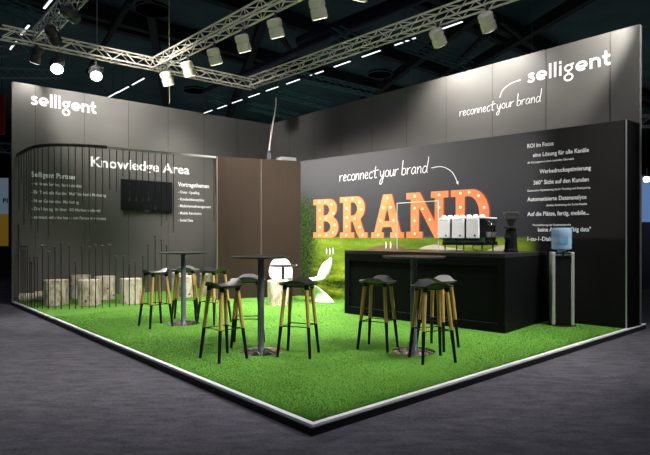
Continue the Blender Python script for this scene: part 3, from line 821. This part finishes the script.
MB().box(L-.02,.10,.22,L+.01,.40,.30,bev=.004).build('side_vent',M_alu,mc)
MB().box(L-.02,.08,.40,L+.015,.42,.48,bev=.004).build('side_grille',M_chrome,mc)
MB().tube(smoothpts([(L+.0,.10,.46),(L+.09,.06,.42),(L+.10,.05,.25),(L+.08,.04,.10)]),.007,8).build('steam_wand',M_chrome,mc)
MB().tube([(L-.02,.15,.16),(L+.10,.05,.13)],.016,10).build('portafilter',M_blackp,mc)
cup=MB().lathe([(.0,.0),(.044,.0),(.046,.006),(.038,.028),(.026,.040),(0,.040)],20)
cupme=cup.mesh('coffee_cup',M_cup)
Mr=Matrix.Translation((mx,my,CH))@Matrix.Rotation(ca,4,'Z')
names=['leftmost','second from the left','third from the left','fourth from the left','fifth from the left','sixth from the left','rightmost']
for k in range(7):
    p=Mr@Vector((-.315+k*.108,.08,.5262))
    o=link('coffee_cup',cupme); o.location=p; tag(o,'white upturned cup in the front row on the espresso machine, '+names[k],'cup','cups on the espresso machine')
for k in range(6):
    p=Mr@Vector((-.26+k*.108,.19,.5262))
    o=link('coffee_cup',cupme); o.location=p; tag(o,'white upturned cup in the back row on the espresso machine, '+(names[k] if k<5 else 'rightmost'),'cup','cups on the espresso machine')
# grinder
gx,gy=oncpx(511,8.10)
gr=thing('coffee_grinder','black coffee grinder with glass bean hopper at the counter end','coffee grinder',(gx,gy,CH+.0005),ca)
MB().lathe([(.11,0),(.112,.02),(.10,.05),(.085,.30),(.07,.345),(.03,.36)],8,smooth=False).build('body',M_blackp,gr)
MB().lathe([(.03,.355),(.125,.36),(.125,.372),(.03,.374)],24).build('collar',M_chrome,gr)
MB().lathe([(.035,.375),(.045,.40),(.110,.56),(.108,.56),(.042,.402),(.032,.378)],24).build('hopper',M_glass,gr)
MB().lathe([(.0,.380),(.030,.382),(.042,.41),(.078,.49),(0,.50)],20).build('coffee_beans',M_beans,gr)
MB().lathe([(.0,.600),(.105,.60),(.118,.592),(.116,.575),(.110,.562),(0,.562)],24).build('hopper_lid',mat('smoky_lid',(.06,.06,.06),.3),gr)
MB().box(-.04,-.15,.18,.04,-.08,.24,bev=.01).build('dosing_spout',M_blackp,gr)

# water cooler
wx,wy=(561.5-CX)/F*7.86,7.86
M_water=mat('blue_bottle',(.50,.74,.98),.06,trans=.55,ior=1.33)
wc=thing('water_cooler','slim silver and black water cooler with blue bottle by the mural wall','water cooler',(wx,wy,.0005),R(-14))
MB().box(-.105,-.12,.012,.105,.13,1.065,bev=.01).build('body',M_blackp,wc)
for s in (-1,1):
    MB().box(s*.128-.024,-.135,.012,s*.128+.024,.135,1.068,bev=.012).build('side_pillar',mat('satin_silver',(.62,.62,.60),.35,.5),wc)
MB().lathe([(.20,0),(.20,.008),(.19,.012)],32).build('foot_plate',M_blackp,wc)
MB().box(-.10,-.14,1.01,.10,-.118,1.035,bev=.003).build('tap_shelf',M_chrome,wc)
MB().tube([(0,-.13,1.06),(0,-.17,1.05),(0,-.175,1.00)],.011,8).build('tap',M_blackp,wc)
MB().lathe([(.05,1.07),(.06,1.09),(.135,1.11),(.140,1.14),(.136,1.165),(.141,1.19),(.141,1.25),(.136,1.27),(.141,1.295),(.141,1.36),(.135,1.40),(.12,1.42),(0,1.425)],36).build('bottle',M_water,wc)
MB().box(-.05,-.1435,1.19,.06,-.1425,1.29).build('bottle_label',mat('bottle_label_print',(.12,.3,.5),.5),wc)

def gpx(px,Y): return (px-CX)/F*Y
# things on top of the cabin
p=Vector((-1.13,11.9)); 
tag(MB().box(-.19,-.13,0,.19,.13,.15,bev=.02).build('equipment_box',mat('grey_case',(.20,.20,.21),.5),loc=(-.86,11.95,HL-.04),rotz=.5),'small grey case peeking over the top of the brown cabin wall','box')
roof=prism([WC+Vector((.06,.14)),WB+Vector((.0,.14)),WB+Vector((-.35,1.9)),WCe+Vector((.15,-.1))],HL-.08,HL-.04).build('ceiling_cabin',M_blackwall)
struct(roof,'flat top of the storage cabin behind the brown panels','ceiling')
pj=thing('clamped_lamp','small dark lamp clamped at the end of the hanging cable','lamp',(-1.23,11.9,HL-.04))
MB().box(-.05,-.07,.0,.05,.07,.24,bev=.01).build('housing',M_candark,pj); MB().lathe([(.035,.24),(.045,.28),(.04,.30)],12).build('cable_gland',M_candark,pj)
tag(MB().tube(smoothpts([(-1.09,11.95,4.38),(-1.10,11.95,4.15),(-1.16,11.92,3.75),(-1.22,11.9,3.35),(-1.23,11.9,3.19)],sub=5),.016,8).build('power_cable',mat('pale_cable',(.45,.42,.38),.5)),'pale power cable hanging down to the cabin top','cable')
tag(MB().tube([(-1.09,11.95,4.38),(-1.09,11.95,10.2)],.005,6).build('suspension_wire',M_blackp),'dark wire from the ceiling carrying the pale power cable','wire')
tag(MB().tube([(gpx(169.5,12.55),12.55,4.4),(gpx(169,12.55),12.55,7.0),(gpx(167,12.55),12.55,10.2)],.012,6).build('power_cable',mat('olive_cable',(.30,.28,.20),.6)),'olive cable dropping from the ceiling behind the farthest cream lamp','cable')

# ------------------------------------------------------------------ stand trusses and spot lamps
TZ=5.1; TS=.215
def truss(name,label,P,Q,m,s=TS,rt=.019,rb=.0095,group=None,step=None,rows=True):
    P=Vector(P);Q=Vector(Q); d=(Q-P); L=d.length; d.normalize(); side=Vector((-d.y,d.x,0)).normalized()*s/2; up=side.cross(d).normalized()*s
    if up.z<0: up=-up
    mid=(P+Q)/2
    t=thing(name,label,'truss',mid,0,group)
    c=[[P-mid+side,Q-mid+side],[P-mid-side,Q-mid-side],[P-mid+side+up,Q-mid+side+up],[P-mid-side+up,Q-mid-side+up]]
    for a,b in c: MB().tube([a,b],rt,8).build('main_tube',m,t)
    mb=MB(); n=max(2,int(L/(step or s*1.15)))
    for (i,j) in ((0,2),(1,3),(0,1),(2,3)):
        for k in range(n):
            a=c[i][0].lerp(c[i][1],k/n) if k%2==0 else c[j][0].lerp(c[j][1],k/n)
            b=c[j][0].lerp(c[j][1],(k+1)/n) if k%2==0 else c[i][0].lerp(c[i][1],(k+1)/n)
            mb.tube([a,b],rb,6)
    mb.build('bracing',m,t); return t
def up_at(px,py,z):      # point at height z above platform seen at that pixel
    Y=(z-HC)*F/(HY-py); return Vector(((px-CX)/F*Y,Y,z))
J_B0=up_at(36,45,TZ); J_BC=up_at(150,72,TZ); J_BD=up_at(248,88,TZ); J_D1=up_at(480,9,TZ)
Bdir=(J_BD-J_B0).normalized()
truss('lighting_truss','silver lighting truss running along the rear of the stand',J_B0-Bdir*.6,J_BD+Bdir*.15,M_truss)
Ddir=(J_D1-J_BD).normalized(); J_D2=J_BD+Ddir*11.5
truss('lighting_truss','silver lighting truss running above the mural side of the stand',J_BD+Ddir*.2,J_D2,M_truss)
C1=up_at(292,0,TZ); Cdir=(C1-J_BC).normalized(); J_C2=J_BC+Cdir*9.5
truss('lighting_truss','silver lighting truss crossing overhead in the middle with cream lamps',J_BC+Cdir*.2,J_C2,M_truss)
A1=up_at(78,0,TZ); Adir=(A1-J_B0).normalized(); J_A2=J_B0+Adir*9.0
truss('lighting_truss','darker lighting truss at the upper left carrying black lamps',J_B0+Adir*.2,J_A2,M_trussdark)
truss('lighting_truss','front lighting truss above the platform corner',J_A2+Vector((-.4,0,0)),J_D2,M_truss)
LIGHTK=1.0
def lamp(label,pos,target,m=None,energy=100,ang=70,blend=.7,size=.12,col=(1,.97,.91),r=.125,L=.30,lens=None,ref=None):
    pos=Vector(pos); target=Vector(target); d=(target-pos).normalized()
    t=thing('spot_lamp',label,'lamp',pos,0,'spot lamps on the trusses')
    q=d.to_track_quat('-Z','Y').to_matrix().to_4x4()   # local -Z aims
    mb=MB(); mb.lathe([(r*.99,-L*.5),(r,-L*.48),(r,-.02),(r*.92,-.01),(r*.92,.02),(r,.03),(r,L*.4),(r*.75,L*.5),(.0,L*.52)],24,q)
    mb.build('housing',m or M_can,t)
    MB().lathe([(0,-L*.5-.002),(r*.86,-L*.5-.002),(r*.86,-L*.5-.006),(0,-L*.5-.006)],24,q).build('lens',lens or M_lens,t)
    MB().box(-.02,-.02,.10,.02,.02,.26).build('clamp',M_candark,t)
    MB().tube([(-r-.02,0,.0),(-r-.02,0,.11),(r+.02,0,.11),(r+.02,0,0)],.010,6).build('yoke',M_candark,t)
    ld=bpy.data.lights.new('spot','SPOT'); ld.energy=energy*LIGHTK; ld.spot_size=R(ang); ld.spot_blend=blend; ld.color=col; ld.shadow_soft_size=size
    lo=bpy.data.objects.new('spot_light',ld); C.objects.link(lo); lo.parent=t
    lo.matrix_local=Matrix.Translation(d*(L*.5+.03))@q
    return t
def below(P,dr=.33): return Vector((P.x,P.y,TZ-dr))
WARM=(1,.93,.80)
# on the middle truss C (cream cans)
cl=[(167,'far end'),(188,'second from the far end'),(214.5,'third from the far end'),(243,'fourth from the far end'),(275.6,'fifth from the far end'),(318,'near end, at the top edge of the view')]
for k,(px,nm) in enumerate(cl):
    r=(px-CX)/F; s=(r*J_BC.y-J_BC.x)/(Cdir.x-r*Cdir.y); p=J_BC+Cdir*s
    q=below(p)
    tgt=(q.x+1.1,q.y+1.9,0)
    lamp('cream lamp can under the middle truss, '+nm,q,tgt,energy=[230,400,600,680,760,700][k],ang=[90,96,100,104,108,108][k],blend=.8,size=.12)
# D: near the right wall
dn=Vector((RD.y,-RD.x,0)) # towards viewer-left from right wall
for k,(px,nm) in enumerate(((437.7,'left of the two above the tall right wall'),(487,'right of the two above the tall right wall'))):
    r=(px-CX)/F; s=(r*J_BD.y-J_BD.x)/(Ddir.x-r*Ddir.y); p=J_BD+Ddir*s; q=below(p,.25)
    lamp('cream lamp can on the mural-side truss, '+nm,q,(q.x+.75,q.y+.75,3.5),energy=[240,200][k],ang=120,size=.08)
for k,s in enumerate((9.3,10.7)):
    p=J_BD+Ddir*s; q=below(p,.25)
    w=[Vector((3.9,8.55)),Vector((4.5,7.9))][k]
    lamp(['lamp can at the near end of the mural-side truss','last lamp can of the mural-side truss'][k],q,(w.x,w.y,3.95),energy=420,ang=60,size=.08)
# B: two bright lamps aiming forward
for k,(px,nm) in enumerate(((57,'left'),(96,'right'))):
    r=(px-CX)/F; s=(r*J_B0.y-J_B0.x)/(Bdir.x-r*Bdir.y); p=J_B0+Bdir*s; q=below(p,.33)
    lamp(nm+' of the two glaring lamps on the rear truss',q,(q.x+2.2,q.y-4.6,0),M_candark,energy=650,ang=80,lens=M_lensb,size=.1,r=.125)
# A: dark cans aiming at the left wall
for k,(px,nm) in enumerate(((70,'topmost'),(53,'middle'),(37,'lowest'))):
    r=(px-CX)/F; s=(r*J_B0.y-J_B0.x)/(Adir.x-r*Adir.y); p=J_B0+Adir*s; q=below(p,[.08,.14,.22][k])
    tg=[(-3.3,13.1,4.0),(-4.9,11.8,3.9),(-6.0,10.8,4.2)][k]
    lamp(nm+' black lamp on the upper left truss',q,tg,M_candark,energy=[700,560,110][k],ang=76,size=.1,r=.10,L=.32)
# front truss, above and behind the view
for k in range(4):
    a=J_A2.lerp(J_D2,.14+.24*k); q=below(a)
    tg=[(-3.4,7.2,0),(-1.2,6.4,0),(.8,6.2,0),(2.6,7.4,.3)][k]
    lamp('cream lamp on the front truss, '+['leftmost','second from the left','third from the left','rightmost'][k],q,tg,energy=680,ang=64,size=.2)
# more on C and D aimed at the mural and the brown wall
for k,s in enumerate((7.6,9.0)):
    p=J_BC+Cdir*s; q=below(p)
    tg=[(.3,11.0,2.0),(2.4,9.2,1.9)][k]
    lamp('cream lamp near the front end of the middle truss, '+['inner','outer'][k],q,tg,energy=330,ang=44,size=.12)
# lamps towards the turf at the rear, the log stools and the white chairs
for k,(base,dr_,s_,tg,e,a,nm) in enumerate(((J_B0,Adir,6.2,(-4.5,9.9,0),440,38,'black lamp further along the upper left truss, the outer one'),
        (J_B0,Adir,5.4,(-3.1,10.2,0),360,40,'black lamp further along the upper left truss, the inner one'),
        (J_BC,Cdir,6.7,(-.5,10.3,0),1300,34,'cream lamp beyond the top edge of the view on the middle truss'),
        (J_BC,Cdir,7.2,(-1.2,8.6,0),950,50,'next cream lamp towards the front on the middle truss'),
        (J_BD,Ddir,9.9,(1.7,8.3,0),480,60,'cream lamp on the mural-side truss just outside the view'))):
    p=base+dr_*s_; q=below(p)
    lamp(nm,q,tg,M_candark if k<2 else None,energy=e,ang=a,size=.14)
# ------------------------------------------------------------------ hall
ce=MB().quad((-45,-12,10.2),(-45,60,10.2),(45,60,10.2),(45,-12,10.2)).build('ceiling',noisy(mat('hall_ceiling_panels',(.02,.05,.052),.8),[(.3,(.040,.105,.115)),(.7,(.085,.17,.18))],.5,5)); struct(ce,'dark teal ceiling of the exhibition hall','ceiling')
M_hw=mat('hall_wall_dark',(.010,.012,.015),.8)
for nm,a,b in (('wall_hall_back',(-45,59),(45,59)),('wall_hall_left',(-44.5,-12),(-44.5,60)),('wall_hall_right',(44.5,60),(44.5,-12))):
    o=wall_slab(nm,a,b,-.075,10.2,.2,M_hw,'dark far wall of the exhibition hall')
M_beam=mat('ceiling_beam_dark',(.012,.020,.024),.7)
vr=Vector((.753,.658,0)); vl=Vector((-.657,.754,0))
def beam(P,d,L,w,h,z,nm,lab):
    a=math.atan2(d.y,d.x)
    o=MB().box(-L/2,-w/2,0,L/2,w/2,h,bev=.02).build(nm,M_beam,loc=(P[0],P[1],z),rotz=a); o.rotation_euler=(0,0,a); struct(o,lab,'beam'); return o
k=6
for i,(px,py) in enumerate(((60,10),(150,40),(330,40),(470,30),(560,60))):
    p=up_at(px,py,9.6); beam(p,vr,60,.35,.5,9.6,'trim_%d'%(k+i),'dark steel ceiling beam crossing the hall roof')
k=11
for i,(px,py) in enumerate(((150,10),(250,60),(420,60),(520,40))):
    p=up_at(px,py,9.4); beam(p,(-.2,1,0) and Vector((-.25,.97,0)),60,.3,.45,9.3,'trim_%d'%(k+i),'dark steel roof beam running away into the hall')
# diagonal bracing of the roof
def bar(name,label,cat,P,Q,r,m,n=12): 
    mid=(Vector(P)+Vector(Q))/2; o=MB().tube([Vector(P)-mid,Vector(Q)-mid],r,n).build(name,m,loc=mid); return tag(o,label,cat)
M_duct=mat('purple_blue_duct',(.045,.05,.10),.4,.4)
bar('ventilation_duct','long dark blue round duct under the hall ceiling','duct',up_at(205,92,8.6),up_at(470,-24,8.6),.16,M_duct,16)
bar('ventilation_duct','purple-tinged round duct above the middle of the hall','duct',up_at(300,42,9.0),up_at(445,-14,9.0),.24,M_duct,16)
for (a,b,lab) in (((130,0),(60,120),'left'),((420,100),(530,-10),'right'),((500,20),(590,90),'far right'),((270,20),(330,110),'middle')):
    bar('roof_brace','dark diagonal roof brace, '+lab+' one','brace',up_at(*a,9.5),up_at(a[0]+(b[0]-a[0])*.6,a[1]+(b[1]-a[1])*.6,9.3),.12,M_beam,8)
# row of fluorescent strip lights
tl=[(208,112),(222,107.3),(237,101.7),(254,95.7),(272,89.2),(293,82),(316,74),(342,64.5),(371,54.2),(405,42),(450,26.5)]
tn=['nearest the right','second','third','fourth','fifth','sixth','seventh','eighth','ninth','tenth','eleventh','twelfth','thirteenth']
def tube_light(P,d,L,label,group):
    t=thing('strip_light',label,'ceiling light',P,math.atan2(d.y,d.x),group)
    MB().box(-L/2,-.07,.03,L/2,.07,.10,bev=.01).build('housing',M_beam,t)
    MB().box(-L/2+.04,-.035,0,L/2-.04,.035,.03,bev=.008).build('tube',M_tube,t)
    MB().tube([(0,0,.1),(0,0,1.2)],.01,6).build('hanger',M_beam,t)
for i,(px,py) in enumerate(tl):
    tube_light(up_at(px,py,9.0),vl,1.15,'white strip light in the long ceiling row, '+tn[10-i]+' from its nearest end' if i<10 else 'white strip light in the long ceiling row, the nearest one at the right','ceiling strip lights in the long row')
for i,(px,py) in enumerate(((13,46),(25,30.5),(49,3))):
    tube_light(up_at(px,py,9.0),vl,1.3,'white strip light in the upper left ceiling, '+['lowest','middle','topmost'][i],'ceiling strip lights at the upper left')
for i,(px,py) in enumerate(((113,95),(123,90),(138,82))):
    tube_light(up_at(px,py,9.0),vl,1.6,'small white strip light above the tall left wall, '+['left','middle','right'][i],'ceiling strip lights above the left wall')
# round air diffusers
for i,(px,py,lab) in enumerate(((153,11,'large round air diffuser in the ceiling at the upper left'),(195,91,'faint round air diffuser above the rear truss'),(380,75,'round air diffuser above the tall right wall'))):
    t=thing('air_diffuser',lab,'ceiling vent',up_at(px,py,9.3),0,'round ceiling diffusers')
    for k2,(r1,r2) in enumerate(((.62,.50),(.44,.34),(.28,.16))):
        MB().lathe([(r1,0),(r1,.04),(r2,.10),(r2,.06),(r1-.02,0)],28).build('ring',M_teal if i else mat('grey_vent',(.12,.125,.13),.6),t)
    MB().lathe([(.60,.10),(.60,.13),(0,.13)],28).build('back_plate',M_beam,t)
# teal hanging trusses
tt=[((249,109),(298,120)),((281,97),(332,110)),((300,80),(377,97)),((397,46),(470,71)),((336,36),(364,52)),((210,100),(222,104)),((0,8),(60,30))]
lb=['short teal hanging truss left of the strip light row','teal hanging truss just above the booth corner','long teal hanging truss in the middle distance','teal hanging truss above the mural-side truss','small teal hanging truss near the blue duct','tiny distant teal truss end','dim truss in the upper left corner']
for (a,b),l2 in zip(tt,lb):
    z=7.6; P=up_at(*a,z); Q=up_at(*b,z)
    truss('hanging_truss',l2,P,Q,M_teal,s=.30,rt=.03,rb=.012,group='hanging trusses in the hall',step=.6)
for i,(px,py,zz) in enumerate(((97,0,5.4),(532,30,4.3),(411,75,4.3))):
    p=up_at(px,py if py else 2,9.0) if i else up_at(97,58,5.4)
    tag(MB().tube([(0,0,0),(0,0,(10.2-p.z))],.008,6).build('suspension_wire',mat('grey_wire',(.3,.3,.3),.5),loc=(p.x,p.y,p.z)) if i==0 else
        MB().tube([(0,0,-3.2),(0,0,1.2)],.010,6).build('suspension_wire',mat('grey_wire',(.3,.3,.3),.5),loc=(p.x,p.y,p.z)),
        ['thin wire holding the rear truss','thin wire hanging above the right logo','thin wire hanging in the middle of the hall'][i],'wire')
# left of the stand: neighbouring stands
def gp(px,Y): return (px-CX)/F*Y
M_red=mat('red_stand_panel',(.30,.02,.015),.5); M_yel=mat('yellow_panel',(.55,.28,.02),.5,emit=(.8,.42,.04),es=.10); M_pale=mat('pale_blue_screen',(.2,.3,.4),.4,emit=(.42,.58,.75),es=.15)
Y=18
bn=thing('banner_wall','blue and amber display wall of a neighbouring stand at the far left','display wall',(gp(-2,Y),Y,-.075))
def zz(py,Y): return HC+(HY-py)*Y/F+.075
MB().box(-.6,0,zz(246,Y),.38,.1,zz(214,Y)).build('amber_panel',M_yel,bn); MB().box(-.6,0,zz(214,Y),.38,.1,zz(178,Y)).build('pale_panel',M_pale,bn)
MB().box(-.6,0,0,.38,.1,zz(246,Y)).build('base_panel',M_hw,bn); MB().box(.38,-.05,0,.62,.15,zz(176,Y)).build('side_post',M_hw,bn)
cu=bpy.data.curves.new('b','FONT'); cu.body='BI'; cu.size=.22; cu.offset=.010
oo=bpy.data.objects.new('t',cu); C.objects.link(oo); dg=bpy.context.evaluated_depsgraph_get(); dg.update()
me=bpy.data.meshes.new_from_object(oo.evaluated_get(dg)); bpy.data.objects.remove(oo)
for v in me.vertices: v.co=Vector((v.co.x+.16,-.006,v.co.y+zz(203,Y)))
me.materials.clear(); me.materials.append(M_rod); link('lettering',me,bn)
Y=24
for i,(x,z0,z1,w) in enumerate(((gp(1,Y),zz(136,Y),zz(96,Y),.28),)):
    tag(MB().box(-w/2,0,z0,w/2,.1,z1,bev=.02).build('red_banner',M_red,loc=(x,Y,0)),'red hanging banner beyond the left end of the stand','banner')
    tag(MB().tube([(x,Y+.05,z1),(x,Y+.05,10.2)],.01,6).build('suspension_wire',M_blackp),'dark wire carrying the red banner at the far left','wire')
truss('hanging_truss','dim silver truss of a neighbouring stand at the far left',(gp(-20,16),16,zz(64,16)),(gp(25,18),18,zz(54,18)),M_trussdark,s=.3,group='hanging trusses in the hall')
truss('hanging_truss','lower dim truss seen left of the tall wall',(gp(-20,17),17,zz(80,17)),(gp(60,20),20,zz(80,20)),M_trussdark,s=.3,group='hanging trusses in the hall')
truss('hanging_truss','bluish truss beyond the left end of the wall',(gp(-20,18),18,zz(152,18)),(gp(30,18),18,zz(158,18)),mat('blue_truss',(.25,.35,.5),.4,.4),s=.3,group='hanging trusses in the hall')
# right of the stand
Y=14
rb=thing('display_wall','blue-lit display wall of a neighbouring stand at the right edge','display wall',(gp(650,Y),Y,-.075))
MB().box(-.22,0,zz(222,Y),1.2,.1,zz(176,Y)).build('lit_panel',mat('blue_screen',(.2,.3,.5),.4,emit=(.15,.30,.62),es=.45),rb)
MB().box(-.22,0,0,1.2,.1,zz(222,Y)).build('base_panel',mat('grey_blue_panel',(.04,.045,.075),.6),rb)
lamp('cold white lamp glaring at the right edge of the view',(gp(647,13),13,zz(179,13)-.075),(gp(600,6),6,1.5),M_candark,energy=60,ang=60,col=(.7,.85,1),lens=mat('cold_lens',(1,1,1),.3,emit=(.6,.8,1),es=25),r=.08)
truss('hanging_truss','dim truss beyond the right end of the stand',(gp(636,15),15,zz(130,15)),(gp(680,15),15,zz(128,15)),M_trussdark,s=.3,group='hanging trusses in the hall')

# ------------------------------------------------------------------ world, hall light, camera
w=bpy.data.worlds.new('hall'); bpy.context.scene.world=w; w.use_nodes=True
bg=w.node_tree.nodes['Background']; bg.inputs[0].default_value=(.80,.86,1,1); bg.inputs[1].default_value=.05
def hall(loc,e,sx,sy,col):
    ld=bpy.data.lights.new('hall_lights','AREA'); ld.shape='RECTANGLE'; ld.size=sx; ld.size_y=sy; ld.energy=e; ld.color=col
    o=bpy.data.objects.new('hall_lights',ld); C.objects.link(o); o.location=loc
hall((0,2,9.7),420,16,10,(.82,.86,1))
# added unseen uplights that brighten the hall ceiling and the trusses
for loc,e,sx,sy in (((2,30,3.2),280,44,20),((0,-6,1.5),240,14,6)):
    ld=bpy.data.lights.new('added_uplight','AREA'); ld.shape='RECTANGLE'; ld.size=sx; ld.size_y=sy; ld.energy=e; ld.color=(.95,1,.97)
    o=bpy.data.objects.new('added_uplight',ld); C.objects.link(o); o.location=loc; o.rotation_euler=(PI,0,0)
cam=bpy.data.cameras.new('camera'); co=bpy.data.objects.new('camera',cam); C.objects.link(co)
cam.sensor_width=36; cam.lens=F/650*36; cam.shift_y=(HY-227.5)/650
co.location=(0,0,HC); co.rotation_euler=(PI/2,0,0); cam.clip_end=300
sc=bpy.context.scene; sc.camera=co
sc.view_settings.view_transform='Standard'; sc.view_settings.look='None'; sc.view_settings.exposure=0; sc.view_settings.gamma=1
sc.view_settings.use_curve_mapping=False
